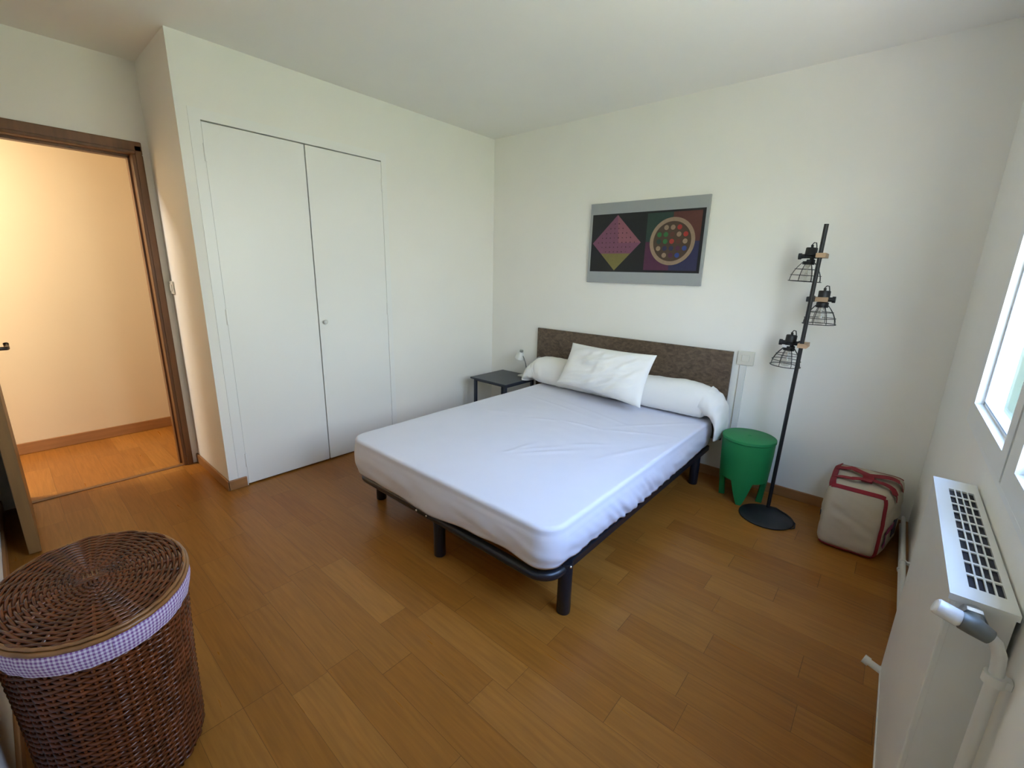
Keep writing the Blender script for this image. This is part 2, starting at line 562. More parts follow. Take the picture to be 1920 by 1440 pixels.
# door leaf opened into the room
bm = bx(-0.618, 0.040, -3.242, -3.199, 0.008, 1.99, bv=0.003)
dl = struct('door_1', bm, 'leaf_wood', 'wooden door leaf standing open, seen edge on')
bm = B()
tube(bm, [(-0.03, -3.199, 0.985), (-0.03, -3.160, 0.985), (-0.034, -3.149, 0.984), (-0.048, -3.143, 0.983), (-0.10, -3.143, 0.980), (-0.135, -3.143, 0.986), (-0.142, -3.143, 0.992)], [0.009, 0.008, 0.008, 0.009, 0.009, 0.009, 0.010], 12)
box(bm, -0.05, -0.01, -3.199, -3.194, 0.88, 1.05)
obj('door_handle', bm, 'bronze', dl, smooth=40, label='dark bronze lever handle')

# ------------------------------------------------------------------ window
bm = B()
fx0, fx1 = WX, WX + 0.075
box(bm, fx0, fx1, VY0, VY0 + 0.02, VZ0, VZ1)
box(bm, fx0, fx1, VY1 - 0.02, VY1, VZ0, VZ1)
box(bm, fx0, fx1, VY0 + 0.02, VY1 - 0.02, VZ0, VZ0 + 0.015)
box(bm, fx0, fx1, VY0 + 0.02, VY1 - 0.02, VZ1 - 0.02, VZ1)
win = struct('window_1', bm, 'window', 'white two-casement window in the right wall')
def sash(y0, y1, p0, p1):
    zb, zt, q0, q1 = VZ0 + 0.0152, VZ1 - 0.0202, 0.975, 2.10
    bm = B()
    for k, (x0, x1, g) in enumerate(((WX, WX + 0.022, 0.0), (WX + 0.022, WX + 0.05, 0.012))):
        box(bm, x0, x1, y0, p0 + g, zb, zt)
        box(bm, x0, x1, p1 - g, y1, zb, zt)
        box(bm, x0, x1, p0 + g, p1 - g, zb, q0 + g)
        box(bm, x0, x1, p0 + g, p1 - g, q1 - g, zt)
    s = obj('sash', bm, 'window', win)
    bm = B()
    for (a, b, c, d) in ((p0 + 0.010, p0 + 0.013, q0, q1), (p1 - 0.013, p1 - 0.010, q0, q1), (p0 + 0.01, p1 - 0.01, q0 + 0.010, q0 + 0.013)):
        box(bm, WX + 0.0205, WX + 0.0225, a, b, c, d)
    obj('seal', bm, 'seal', s)
    obj('pane', bx(WX + 0.034, WX + 0.038, p0 + 0.008, p1 - 0.008, q0 + 0.008, q1 - 0.008), 'pane', s)
    return s
sash(-1.658, VY1 - 0.0202, -1.592, -1.013)
sash(VY0 + 0.0202, -1.675, -2.345, -1.765)
bm = B()
box(bm, WX + 0.004, WX + 0.02, -1.675, -1.658, VZ0 + 0.02, VZ1 - 0.03)
obj('seal', bm, 'seal', win)
obj('sill', bx(WX + 0.076, WX + 0.25, VY0, VY1, VZ0 - 0.03, VZ0 + 0.005), 'window', win)

# outdoors: lawn, hedge trees and a pale facade some way off
M['bounce_tone'] = mat('bounce_ground_paint', (0.58, 0.50, 0.36), 0.9, var=0.2, scale=1)
tag(obj('bounce_ground', bx(3.6, 11, -25, 25, -3.1, -3.0), 'bounce_tone'), 'added pale ground outside below the window, bouncing sun into the room', 'bounce_ground')  # invented pale ground that bounces sun up to the ceiling
tag(obj('lawn', bx(11, 40, -25, 25, -3.1, -3.0), 'lawn'), 'green lawn outside beyond the added pale ground', 'lawn')
def blob_tree(x, y, h, r, label):
    t = thing('tree', label, 'tree', (x, y, -3.0), 'garden trees outside the window')
    bm = B()
    cyl(bm, (x, y, -3.0), (x, y, -3.0 + h * 0.5), 0.16, 12, 0.10)
    obj('trunk', bm, 'frame_wood', t, smooth=True)
    bm = B()
    bmesh.ops.create_icosphere(bm, subdivisions=5, radius=1.0)
    for v in bm.verts:
        d = v.co.normalized()
        k = 1 + 0.30 * noise.fractal(d * 3 + Vector((x, y, 0)), 1.0, 2.0, 4) + 0.10 * noise.noise(d * 14)
        v.co = Vector((x + d.x * r * k, y + d.y * r * k, -3.0 + h * 0.62 + d.z * h * 0.40 * k))
    obj('crown', bm, 'leaves', t)
blob_tree(5.6, 9.0, 5.4, 2.2, 'bushy green garden tree outside, nearer of the two beyond the window')
blob_tree(6.6, 15.0, 6.0, 2.6, 'bushy green garden tree outside, farther of the two beyond the window')
tag(obj('garden_wall', bx(20, 20.4, -20, 24, -2.975, 0.2), 'facade'), 'pale facade wall beyond the lawn outside', 'wall')

# ------------------------------------------------------------------ bed
bed = thing('bed_frame', 'black tubular metal double bed frame under the white mattress', 'bed', (1.45, -1.0, 0))
ZR = 0.222
def rrect_path(x0, x1, y_front, y_back, r, z):
    p = [(x0, y_back, z)]
    p += [(x0, y_front + r, z)]
    p += arc((x0 + r, y_front + r, z), r, PI, 1.5 * PI, 8, 'xy')
    p += arc((x1 - r, y_front + r, z), r, 1.5 * PI, 2 * PI, 8, 'xy')
    p += [(x1, y_back, z)]
    return p
bm = B()
tube(bm, rrect_path(0.782, 2.128, -1.930, -1.80, 0.085, 0.213), 0.021, 14)
obj('front_rail', bm, 'black', bed, smooth=40)
for x in (0.785, 2.125):
    obj('side_rail', bx(x - 0.018, x + 0.018, -1.80, -0.06, 0.198, 0.236, bv=0.005), 'black', bed)
obj('back_rail', bx(0.785, 2.125, -0.085, -0.05, 0.198, 0.236, bv=0.005), 'black', bed)
obj('cross_bar', bx(1.435, 1.475, -1.90, -0.085, 0.190, 0.214, bv=0.004), 'black', bed)
for k in range(13):
    y = -0.17 - k * 0.135
    obj('slat', bx(0.79, 2.12, y - 0.03, y + 0.03, 0.224, 0.238), 'beech', bed)
for (x, y, zt) in ((0.765, -1.785, 0.236), (1.458, -1.905, 0.214), (2.130, -1.805, 0.238), (2.112, -0.225, 0.236), (0.79, -0.225, 0.236), (1.458, -0.30, 0.214)):
    bm = B()
    lathe(bm, [(0, 0), (0.027, 0), (0.029, 0.004), (0.029, zt - 0.004), (0.027, zt), (0, zt)], x, y, 24)
    obj('leg', bm, 'black', bed, smooth=40)
for (x, y, z) in ((1.34, -1.951, 0.216), (1.418, -1.951, 0.216), (2.159, -1.815, 0.232)):
    bm = B()
    bmesh.ops.create_uvsphere(bm, u_segments=12, v_segments=8, radius=0.0062)
    bmesh.ops.translate(bm, verts=bm.verts, vec=(x, y, z))
    obj('bolt', bm, 'steel', bed, smooth=True, label='bright round bolt head')

# mattress with fitted sheet
MX0, MX1, MY0, MY1, MZ0, MZ1 = 0.735, 2.158, -1.958, -0.062, 0.247, 0.446
matt = thing('mattress', 'double mattress in a white fitted sheet on the black bed frame', 'mattress', (1.45, -1.0, MZ0))
obj('core', bx(MX0 + 0.03, MX1 - 0.03, MY0 + 0.03, MY1 - 0.01, MZ0 + 0.002, MZ1 - 0.025, bv=0.03), 'ticking', matt)
def perim(d, rc, n_c=26, n_x=110, n_y=150):
    """points of the rounded rectangle inset by d, always the same count; gives (x, y, nx, ny)"""
    hx, hy = (MX1 - MX0) / 2 - d, (MY1 - MY0) / 2 - d
    cx, cy = (MX0 + MX1) / 2, (MY0 + MY1) / 2
    r = max(min(rc - d * 0.6, hx * 0.98, hy * 0.98), 0.002)
    out = []
    def side(ax, ay, bx_, by_, n, nx, ny):
        for i in range(n):
            f = i / n
            out.append((cx + ax + (bx_ - ax) * f, cy + ay + (by_ - ay) * f, nx, ny))
    def corner(ox, oy, a0):
        for i in range(n_c):
            a = a0 + PI / 2 * i / n_c
            out.append((cx + ox + r * math.cos(a), cy + oy + r * math.sin(a), math.cos(a), math.sin(a)))
    side(-hx + r, -hy, hx - r, -hy, n_x, 0, -1)
    corner(hx - r, -hy + r, -PI / 2)
    side(hx, -hy + r, hx, hy - r, n_y, 1, 0)
    corner(hx - r, hy - r, 0)
    side(hx - r, hy, -hx + r, hy, n_x, 0, 1)
    corner(-hx + r, hy - r, PI / 2)
    side(-hx, hy - r, -hx, -hy + r, n_y, -1, 0)
    corner(-hx + r, -hy + r, PI)
    return out
ridges = []
rng = random.Random(3)
for (x, y, ang, ln, am) in ((1.05, -1.02, 0.35, 0.10, 0.004), (1.10, -1.10, 0.3, 0.08, 0.003), (1.35, -0.95, 0.55, 0.09, 0.004), (1.62, -0.86, 0.1, 0.10, 0.006),
                            (1.80, -1.12, 0.8, 0.09, 0.005), (1.62, -1.38, 1.0, 0.16, 0.005), (1.70, -1.36, 0.9, 0.18, 0.005), (1.56, -1.40, 1.4, 0.10, 0.004),
                            (1.20, -0.62, -0.2, 0.25, 0.003), (1.55, -0.60, -0.25, 0.30, 0.003), (1.90, -0.75, 0.5, 0.2, 0.003), (0.95, -1.5, 0.2, 0.2, 0.002),
                            (1.95, -0.5, 0.9, 0.25, 0.004), (1.3, -1.6, 0.15, 0.25, 0.002), (2.03, -1.0, 1.2, 0.25, 0.004)):
    ridges.append((x, y, math.cos(ang), math.sin(ang), ln, am))
def top_dz(x, y):
    z = 0.0035 * noise.noise(Vector((x * 3, y * 3, 0.3))) + 0.0012 * noise.noise(Vector((x * 11, y * 11, 4)))
    for (rx, ry, c, s, ln, am) in ridges:
        dx, dy = x - rx, y - ry
        u, v = dx * c + dy * s, -dx * s + dy * c
        z += am * math.exp(-(u / ln) ** 2 - (v / 0.014) ** 2)
    return z
RC, RE = 0.095, 0.017
bm = B()
rings = []
# hem tucked under, up the side, over the edge, across the top
base = perim(0, RC)
N = len(base)
def hem(i):
    x, y, nx, ny = base[i]
    wf, wr = max(0, -ny) ** 2, max(0, nx) ** 2
    z = 0.264 + 0.008 * noise.noise(Vector((x * 4, y * 4, 9)))
    z += wf * (-0.024 * (1 / (1 + math.exp((x - 1.2) / 0.06))) - 0.022 * math.exp(-((x - 1.40) / 0.26) ** 2) + 0.010 * math.exp(-((x - 1.85) / 0.16) ** 2))
    z += wr * (-0.014 * math.exp(-((y + 1.0) / 0.5) ** 2) + 0.008 * noise.noise(Vector((3.0, y * 22, 2.0))) * math.exp(-((y + 1.2) / 0.5) ** 2))
    return max(z, 0.2405)
def fold(i, h):
    """gathers near the hem; h 0 at the hem, 1 at the top"""
    x, y, nx, ny = base[i]
    wf, wr = max(0, -ny) ** 2, max(0, nx) ** 2
    g = 0.0
    if wr > 0:
        e = math.exp(-((y + 1.2) / 0.42) ** 2)
        g += wr * (0.024 * noise.noise(Vector((y * 24 + h * 5, 1.0, h * 1.5))) * e + 0.007 * noise.noise(Vector((y * 10 + 3 * h, h * 3, 3))))
    if wf > 0:
        g += wf * (0.009 * noise.noise(Vector((x * 7 + h * 2, 2.0, h * 3))) + 0.014 * math.exp(-((x - 1.46) / 0.20) ** 2) * (1 - h) ** 1.5)
    return g * (1 - h) ** 1.1
rows = 16
ring = []
for i in range(N):
    x, y, nx, ny = base[i]
    ring.append(bm.verts.new((x - nx * 0.010, y - ny * 0.010, hem(i) + 0.001)))
rings.append(ring)
for k in range(rows + 1):
    h = k / rows
    ring = []
    for i in range(N):
        x, y, nx, ny = base[i]
        z0 = hem(i)
        z = z0 + (MZ1 - RE - z0) * h
        bulge = 0.010 * math.sin(PI * min(1, h * 1.1)) - 0.006 * (1 - h) ** 2
        if k == rows - 3:
            bulge += 0.0012
        o_ = bulge + fold(i, h)
        ring.append(bm.verts.new((x + nx * o_, y + ny * o_, z)))
    rings.append(ring)
for k in range(1, 7):
    a = PI / 2 * k / 6
    ins = RE * (1 - math.cos(a))
    pr = perim(ins, RC)
    rings.append([bm.verts.new((x, y, MZ1 - RE + RE * math.sin(a) + top_dz(x, y) * math.sin(a) - 0.0)) for (x, y, nx, ny) in pr])
hxm = (MX1 - MX0) / 2
K = 64
for k in range(1, K + 1):
    d = RE + (hxm - 0.006 - RE) * k / K
    crown = 0.010 * (1 - (1 - k / K) ** 2)
    rings.append([bm.verts.new((x, y, MZ1 + top_dz(x, y) + crown * 0.6)) for (x, y, nx, ny) in perim(d, RC)])
for a, b in zip(rings, rings[1:]):
    for i in range(N):
        j = (i + 1) % N
        bm.faces.new((a[i], a[j], b[j], b[i]))
bm.faces.new(rings[-1])
obj('fitted_sheet', bm, 'sheet', matt, smooth=True)

# headboard
hb = obj('headboard', bx(0.583, 2.200, -0.032, -0.014, 0.28, 0.898, bv=0.0015, seg=1), 'headboard', loc=(1.39, -0.02, 0.28))
tag(hb, 'long mottled dark brown headboard panel against the back wall', 'headboard')

# bolster in a long white case: sections (x, centre y, centre z, half width, half height, roll)
def sweep(name, secs, mat_, parent, seg=36, wr=0.004, power=2.3):
    bm = B()
    rings = []
    def lerp(f):
        n = len(secs) - 1
        t = f * n
        i = min(int(t), n - 1)
        u = t - i
        p0, p1, p2, p3 = secs[max(i - 1, 0)], secs[i], secs[i + 1], secs[min(i + 2, n)]
        return [0.5 * ((2 * b) + (-a + c) * u + (2 * a - 5 * b + 4 * c - d) * u * u + (-a + 3 * b - 3 * c + d) * u ** 3) for a, b, c, d in zip(p0, p1, p2, p3)]
    n = 130
    for k in range(n + 1):
        s = lerp(k / n)
        s2 = lerp(min(1, k / n + 0.004))
        s1 = lerp(max(0, k / n - 0.004))
        c = Vector(s[0:3])
        d = (Vector(s2[0:3]) - Vector(s1[0:3])).normalized()
        side = Vector((0, 1, 0))
        up = d.cross(side).normalized() * -1
        side = up.cross(d).normalized()
        ring = []
        for q in range(seg):
            a = 2 * PI * q / seg
            ca, sa = math.cos(a), math.sin(a)
            e = 2 / power
            u = abs(ca) ** e * (1 if ca > 0 else -1) * s[3]
            v = abs(sa) ** e * (1 if sa > 0 else -1) * s[4]
            p = c + side * u + up * v
            nn = wr * noise.fractal(p * 9, 1.0, 2.0, 3) + wr * 0.8 * noise.noise(Vector((p.x * 30, p.y * 12, p.z * 12)))
            p += (side * u + up * v).normalized() * nn
            ring.append(bm.verts.new(p))
        rings.append(ring)
    for a, b in zip(rings, rings[1:]):
        for q in range(seg):
            bm.faces.new((a[q], a[(q + 1) % seg], b[(q + 1) % seg], b[q]))
    bm.faces.new(rings[0][::-1])
    bm.faces.new(rings[-1])
    return obj(name, bm, mat_, parent, smooth=True)
bol = thing('bolster', 'long white bolster lying along the brown headboard', 'bolster', (1.45, -0.17, 0.45))
sweep('cushion', [(0.690, -0.17, 0.550, 0.085, 0.080), (0.76, -0.17, 0.566, 0.112, 0.108), (0.90, -0.17, 0.573, 0.118, 0.116), (1.2, -0.17, 0.569, 0.117, 0.112), (1.6, -0.17, 0.566, 0.117, 0.108),
                  (1.95, -0.17, 0.573, 0.118, 0.116), (2.07, -0.17, 0.568, 0.114, 0.110), (2.13, -0.17, 0.552, 0.100, 0.090)], 'pillow', bol)
sweep('case_end', [(2.10, -0.17, 0.568, 0.112, 0.108), (2.155, -0.17, 0.550, 0.118, 0.088), (2.20, -0.172, 0.515, 0.128, 0.055), (2.225, -0.175, 0.455, 0.138, 0.028), (2.228, -0.178, 0.395, 0.132, 0.020), (2.222, -0.180, 0.350, 0.118, 0.016)],
      'pillow', bol, wr=0.014, power=2.0)
sweep('case_end', [(0.74, -0.17, 0.566, 0.110, 0.106), (0.69, -0.17, 0.548, 0.118, 0.080), (0.655, -0.17, 0.520, 0.122, 0.050), (0.632, -0.172, 0.487, 0.118, 0.030), (0.622, -0.175, 0.462, 0.11, 0.02)],
      'pillow', bol, wr=0.011, power=2.0)

# pillow leaning on the bolster
def pillow(cs, T, loc, label):
    BL, BR, TR, TL = [Vector(c) for c in cs]
    nrm = (BR - BL).cross(TL - BL).normalized()
    bm = B()
    nu, nv = 56, 40
    sides = []
    for sgn in (1, -1):
        g = []
        for j in range(nv + 1):
            row = []
            for i in range(nu + 1):
                u, v = i / nu, j / nv
                uu, vv = 2 * u - 1, 2 * v - 1
                # edges pull in between the corners
                pu = uu * (1 - 0.055 * (1 - vv * vv))
                pv = vv * (1 - 0.065 * (1 - uu * uu))
                a, b = (pu + 1) / 2, (pv + 1) / 2
                p = BL * (1 - a) * (1 - b) + BR * a * (1 - b) + TR * a * b + TL * (1 - a) * b
                e = max(0.0, (1 - abs(uu) ** 2.8) * (1 - abs(vv) ** 2.8)) ** 0.55
                w = 0.0
                edge = (1 - abs(uu) ** 8) * (1 - abs(vv) ** 8)
                # creases fanning from the right side
                w += 0.020 * noise.noise(Vector((u * 3.0 + v * 1.5, v * 7 - u * 3.0, 5))) * edge
                w += 0.012 * noise.noise(Vector((u * 14 - v * 9, v * 6, 2))) * edge * (0.3 + 0.9 * u)
                w += 0.007 * math.exp(-((u - 0.46 - 0.12 * (v - 0.5)) / 0.030) ** 2) * math.exp(-((v - 0.62) / 0.28) ** 2)
                p = p + nrm * sgn * (T * e + (w if sgn > 0 else 0) + 0.003)
                row.append(bm.verts.new(p))
            g.append(row)
        sides.append(g)
    f, k = sides
    for j in range(nv):
        for i in range(nu):
            bm.faces.new((f[j][i], f[j][i + 1], f[j + 1][i + 1], f[j + 1][i]))
            bm.faces.new((k[j][i], k[j + 1][i], k[j + 1][i + 1], k[j][i + 1]))
    for i in range(nu):
        bm.faces.new((f[0][i], k[0][i], k[0][i + 1], f[0][i + 1]))
        bm.faces.new((f[nv][i], f[nv][i + 1], k[nv][i + 1], k[nv][i]))
    for j in range(nv):
        bm.faces.new((f[j][0], f[j + 1][0], k[j + 1][0], k[j][0]))
        bm.faces.new((f[j][nu], k[j][nu], k[j + 1][nu], f[j + 1][nu]))
    return tag(obj('pillow', bm, 'pillow', loc=loc, smooth=True), label, 'pillow')
pillow([(1.060, -0.385, 0.548), (1.765, -0.410, 0.500), (1.795, -0.290, 0.850), (1.113, -0.270, 0.852)], 0.078, (1.42, -0.38, 0.46), 'square-cornered white pillow leaning upright on the bolster')

# ------------------------------------------------------------------ nightstand and reading lamp
NX0, NX1, NY0, NY1, NZ = 0.180, 0.605, -0.470, -0.035, 0.455
ns = thing('nightstand', 'small dark blue-grey bedside table in the corner left of the bed', 'nightstand', ((NX0 + NX1) / 2, (NY0 + NY1) / 2, 0))
obj('tabletop', bx(NX0, NX1, NY0, NY1, NZ - 0.016, NZ, bv=0.003), 'nightstand', ns)
for x in (NX0 + 0.035, NX1 - 0.035):
    for y in (NY0 + 0.035, NY1 - 0.035):
        obj('leg', bx(x - 0.012, x + 0.012, y - 0.012, y + 0.012, 0, NZ - 0.016, bv=0.002), 'nightstand', ns)
bm = B()
for x in (NX0 + 0.035, NX1 - 0.035):
    box(bm, x - 0.006, x + 0.006, NY0 + 0.047, NY1 - 0.047, NZ - 0.040, NZ - 0.018)
for y in (NY0 + 0.035, NY1 - 0.035):
    box(bm, NX0 + 0.047, NX1 - 0.047, y - 0.006, y + 0.006, NZ - 0.034, NZ - 0.018)
obj('apron', bm, 'nightstand', ns)
obj('lower_shelf', bx(NX0 + 0.023, NX1 - 0.023, NY0 + 0.023, NY1 - 0.023, 0.15, 0.162), 'nightstand', ns)

rl = thing('reading_lamp', 'small reading lamp with white cone shade on the dark bedside table', 'lamp', (0.52, -0.11, NZ))
obj('base', bx(0.462, 0.545, -0.150, -0.075, NZ, NZ + 0.014, bv=0.005), 'white_plastic', rl)
bm = B()
tube(bm, [(0.530, -0.11, NZ + 0.012), (0.533, -0.11, 0.50), (0.530, -0.11, 0.54), (0.520, -0.11, 0.575), (0.508, -0.11, 0.605), (0.498, -0.11, 0.625), (0.485, -0.11, 0.640)], 0.0042, 10)
obj('gooseneck', bm, 'grey_metal', rl, smooth=40)
ax = Vector((0.022, 0.0, 0.08)).normalized()
def along(base_, prof, axis, seg=24):
    bm = B()
    lathe(bm, prof, 0, 0, seg)
    q = Vector((0, 0, 1)).rotation_difference(axis)
    bmesh.ops.transform(bm, matrix=Matrix.Translation(base_) @ q.to_matrix().to_4x4(), verts=bm.verts)
    return bm
sh = obj('shade', along((0.448, -0.11, 0.610), [(0.041, 0), (0.043, 0.001), (0.037, 0.025), (0.026, 0.055), (0.020, 0.066), (0.0, 0.067), (0.0, 0.064), (0.018, 0.063), (0.035, 0.024), (0.041, 0)], ax), 'white_plastic', rl, smooth=40)
obj('shade_cap', along(Vector((0.448, -0.11, 0.610)) + ax * 0.066, [(0.0, 0), (0.015, 0), (0.017, 0.006), (0.016, 0.020), (0.010, 0.024), (0, 0.024)], ax), 'silver', rl, smooth=40, label='silver cap on the shade')

# ------------------------------------------------------------------ wall picture (plain geometric print)
px0, px1, pz0, pz1 = 1.048, 1.931, 1.308, 1.885
pic = thing('wall_picture', 'unframed grey-mounted abstract print hanging above the headboard', 'picture', ((px0 + px1) / 2, 0, pz0))
obj('mount', bx(px0, px1, -0.022, -0.002, pz0, pz1, bv=0.001, seg=1), 'mount', pic)
pm = [('print_black', (0.012, 0.013, 0.016)), ('print_mauve', (0.20, 0.075, 0.13)), ('print_rose', (0.27, 0.10, 0.13)), ('print_olive', (0.19, 0.16, 0.05)), ('print_maroon', (0.055, 0.012, 0.022)),
      ('print_teal', (0.025, 0.055, 0.045)), ('print_brick', (0.11, 0.035, 0.028)), ('print_purple', (0.085, 0.022, 0.058)), ('print_navy', (0.030, 0.030, 0.085)),
      ('print_sand', (0.30, 0.21, 0.14)), ('print_green', (0.03, 0.16, 0.045)), ('print_red', (0.36, 0.03, 0.025)), ('print_blue', (0.03, 0.06, 0.22)), ('print_brown', (0.075, 0.045, 0.03))]
pmats = [mat(n, c, 0.45, var=0.1, scale=60) for n, c in pm]
idx = {n[6:]: i for i, (n, c) in enumerate(pm)}
bm = B()
layer = [0]
def poly(pts, key, lift=None):
    layer[0] += 1
    y = -0.0222 - 0.00004 * layer[0]
    f = bm.faces.new([bm.verts.new((x, y, z)) for x, z in pts])
    f.material_index = idx[key]
def disc(x, z, r, key, rz=None, n=28):
    poly([(x + r * math.cos(2 * PI * k / n), z + (rz or r) * math.sin(2 * PI * k / n)) for k in range(n)], key)
poly([(1.070, 1.390), (1.913, 1.390), (1.913, 1.806), (1.070, 1.806)], 'black')
# left: a tilted mauve square with an olive lower corner and rows of small darker lozenges
cx, cz, R_ = 1.280, 1.598, 0.198
poly([(cx, cz - R_), (cx + R_, cz), (cx, cz + R_), (cx - R_, cz)], 'mauve')
poly([(cx, cz + R_), (cx + R_, cz), (cx + 0.02, cz)], 'rose')
poly([(cx - R_ * 0.62, cz - R_ * 0.38), (cx, cz - R_), (cx + R_ * 0.62, cz - R_ * 0.38)], 'olive')
for i in range(-5, 6):
    for j in range(-5, 6):
        if (i + j) % 2 == 0:
            continue
        u, v = i * 0.0165, j * 0.0165
        x, z = cx + (u - v), cz + 0.02 + (u + v)
        if abs(x - cx) + abs(z - cz) < R_ - 0.02 and z > cz - R_ * 0.34:
            r = 0.0028 + 0.0035 * (abs(math.sin(i * 1.3)) + abs(math.cos(j)))/2
            poly([(x, z - r), (x + r, z), (x, z + r), (x - r, z)], 'maroon')
# right: four coloured fields, a sand ring and loose discs
gx0, gx1, gz0, gz1 = 1.515, 1.893, 1.406, 1.792
gx, gz = 1.700, 1.600
poly([(gx0, gz), (gx, gz), (gx, gz1), (gx0, gz1)], 'teal')
poly([(gx, gz), (gx1, gz), (gx1, gz1), (gx, gz1)], 'brick')
poly([(gx0, gz0), (gx, gz0), (gx, gz), (gx0, gz)], 'purple')
poly([(gx, gz0), (gx1, gz0), (gx1, gz), (gx, gz)], 'navy')
disc(1.705, 1.600, 0.158, 'sand', n=64)
disc(1.705, 1.600, 0.132, 'brown', n=64)
for a in range(5):
    for b in range(5):
        x, z = 1.705 + (a - 2) * 0.046, 1.600 + (b - 2) * 0.046
        if math.hypot(x - 1.705, z - 1.6) > 0.11:
            continue
        key = ['green', 'sand', 'teal', 'green', 'green'][(a * 2 + b) % 5] if (a < 2 and b > 1) else (['red', 'brick', 'sand', 'red'][(a + b) % 4] if b > 1 else (['purple', 'sand', 'navy'][(a + b) % 3] if a < 2 else ['blue', 'navy', 'purple'][(a + 2 * b) % 3]))
        disc(x, z, 0.0165, key)
obj('print', bm, pmats, pic)

# ------------------------------------------------------------------ switches and trunking
sw = thing('light_switch', 'square cream switch plate at the top of the white trunking beside the headboard', 'switch', (2.273, 0, 0.862))
obj('plate', bx(2.224, 2.322, -0.014, -0.001, 0.818, 0.908, bv=0.003), 'cream_plastic', sw)
obj('rocker', bx(2.250, 2.296, -0.020, -0.013, 0.842, 0.884, bv=0.002), 'cream_plastic', sw)
tk = obj('cable_trunking', bx(2.246, 2.284, -0.0135, -0.001, 0.067, 0.816, bv=0.002), 'white_plastic', loc=(2.265, -0.005, 0.067))
tag(tk, 'vertical white cable trunking running down from the switch plate', 'trunking')
s2 = thing('light_switch', 'small switch plate on the closet side wall beside the doorway', 'switch', (-0.585, YC, 1.222))
obj('plate', bx(-0.628, -0.548, YC - 0.010, YC - 0.001, 1.182, 1.262, bv=0.003), 'cream_plastic', s2)
obj('rocker', bx(-0.610, -0.566, YC - 0.014, YC - 0.009, 1.200, 1.244, bv=0.002), 'cream_plastic', s2)

# ------------------------------------------------------------------ green stool
GX, GY = 2.407, -0.213
st = thing('stool', 'round green plastic stool with pointed legs beside the bed', 'stool', (GX, GY, 0))
bm = B()
seg = 96
R0 = 0.151
prof = [(0.0, 0.420), (R0 - 0.006, 0.420), (R0 - 0.001, 0.417), (R0, 0.412), (0.1555, 0.403)]
lathe(bm, [(0.0, 0.4165), (0.009, 0.4165), (0.011, 0.4195), (R0 - 0.006, 0.420), (R0 - 0.001, 0.417), (R0, 0.412), (R0 + 0.0005, 0.402), (R0 - 0.003, 0.398), (0.03, 0.396), (0.0, 0.396)], GX, GY, seg)
obj('lid', bm, 'green', st, smooth=40)
bm = B()
bodyrings = []
for (r, z) in ((0.1475, 0.397), (0.146, 0.32), (0.142, 0.24), (0.138, 0.18), (0.137, 0.155)):
    bodyrings.append((r, z))
lathe(bm, bodyrings + [(0.121, 0.155), (0.126, 0.24), (0.130, 0.397), (0.1475, 0.397)], GX, GY, seg)
obj('body', bm, 'green', st, smooth=40)
for q in range(4):
    a0 = math.radians(-80 + 90 * q)
    bm = B()
    # a curved tapering tooth cut from the body wall
    rows_ = []
    n = 10
    for k in range(n + 1):
        f = k / n
        z = 0.160 * (1 - f) + 0.0 * f
        half = 0.46 * (1 - f) ** 0.85 + 0.105 * f
        ro = 0.1375 - 0.014 * f
        th = 0.022 + 0.012 * f
        row = []
        for s_ in range(9):
            a = a0 + half * (s_ / 4 - 1)
            row.append((a, ro, ro - th, z))
        rows_.append(row)
    grid_o = [[bm.verts.new((GX + ro * math.cos(a), GY + ro * math.sin(a), z)) for (a, ro, ri, z) in row] for row in rows_]
    grid_i = [[bm.verts.new((GX + ri * math.cos(a), GY + ri * math.sin(a), z)) for (a, ro, ri, z) in row] for row in rows_]
    for k in range(n):
        for s_ in range(8):
            bm.faces.new((grid_o[k][s_], grid_o[k][s_ + 1], grid_o[k + 1][s_ + 1], grid_o[k + 1][s_]))
            bm.faces.new((grid_i[k][s_], grid_i[k + 1][s_], grid_i[k + 1][s_ + 1], grid_i[k][s_ + 1]))
        bm.faces.new((grid_o[k][0], grid_o[k + 1][0], grid_i[k + 1][0], grid_i[k][0]))
        bm.faces.new((grid_o[k][8], grid_i[k][8], grid_i[k + 1][8], grid_o[k + 1][8]))
    for s_ in range(8):
        bm.faces.new((grid_o[0][s_], grid_i[0][s_], grid_i[0][s_ + 1], grid_o[0][s_ + 1]))
        bm.faces.new((grid_o[n][s_], grid_o[n][s_ + 1], grid_i[n][s_ + 1], grid_i[n][s_]))
    obj('leg', bm, 'green', st, smooth=35)

# ------------------------------------------------------------------ floor lamp with three caged heads
LX, LY = 2.590, -0.372
fl = thing('floor_lamp', 'black three-headed floor lamp with wire cage shades beside the green stool', 'lamp', (LX, LY, 0))
bm = B()
lathe(bm, [(0, 0), (0.140, 0), (0.143, 0.003), (0.143, 0.008), (0.138, 0.012), (0, 0.013)], LX, LY, 64)
obj('base', bm, 'lampblack', fl, smooth=40)
P0, P1 = Vector((2.577, -0.252, 0.010)), Vector((2.609, -0.275, 1.648))
bm = B()
cyl(bm, P0, P1, 0.0105, 8)
obj('pole', bm, 'lampblack', fl, smooth=50)
bm = B()
tube(bm, [(2.587, -0.245, 0.016), (2.62, -0.24, 0.016), (2.68, -0.285, 0.014), (2.735, -0.345, 0.006), (2.742, -0.40, 0.005), (2.728, -0.425, 0.006)], 0.003, 8)
obj('cord', bm, 'lampblack', fl, smooth=True)
def pole_at(z):
    return P0 + (P1 - P0) * ((z - P0.z) / (P1.z - P0.z))
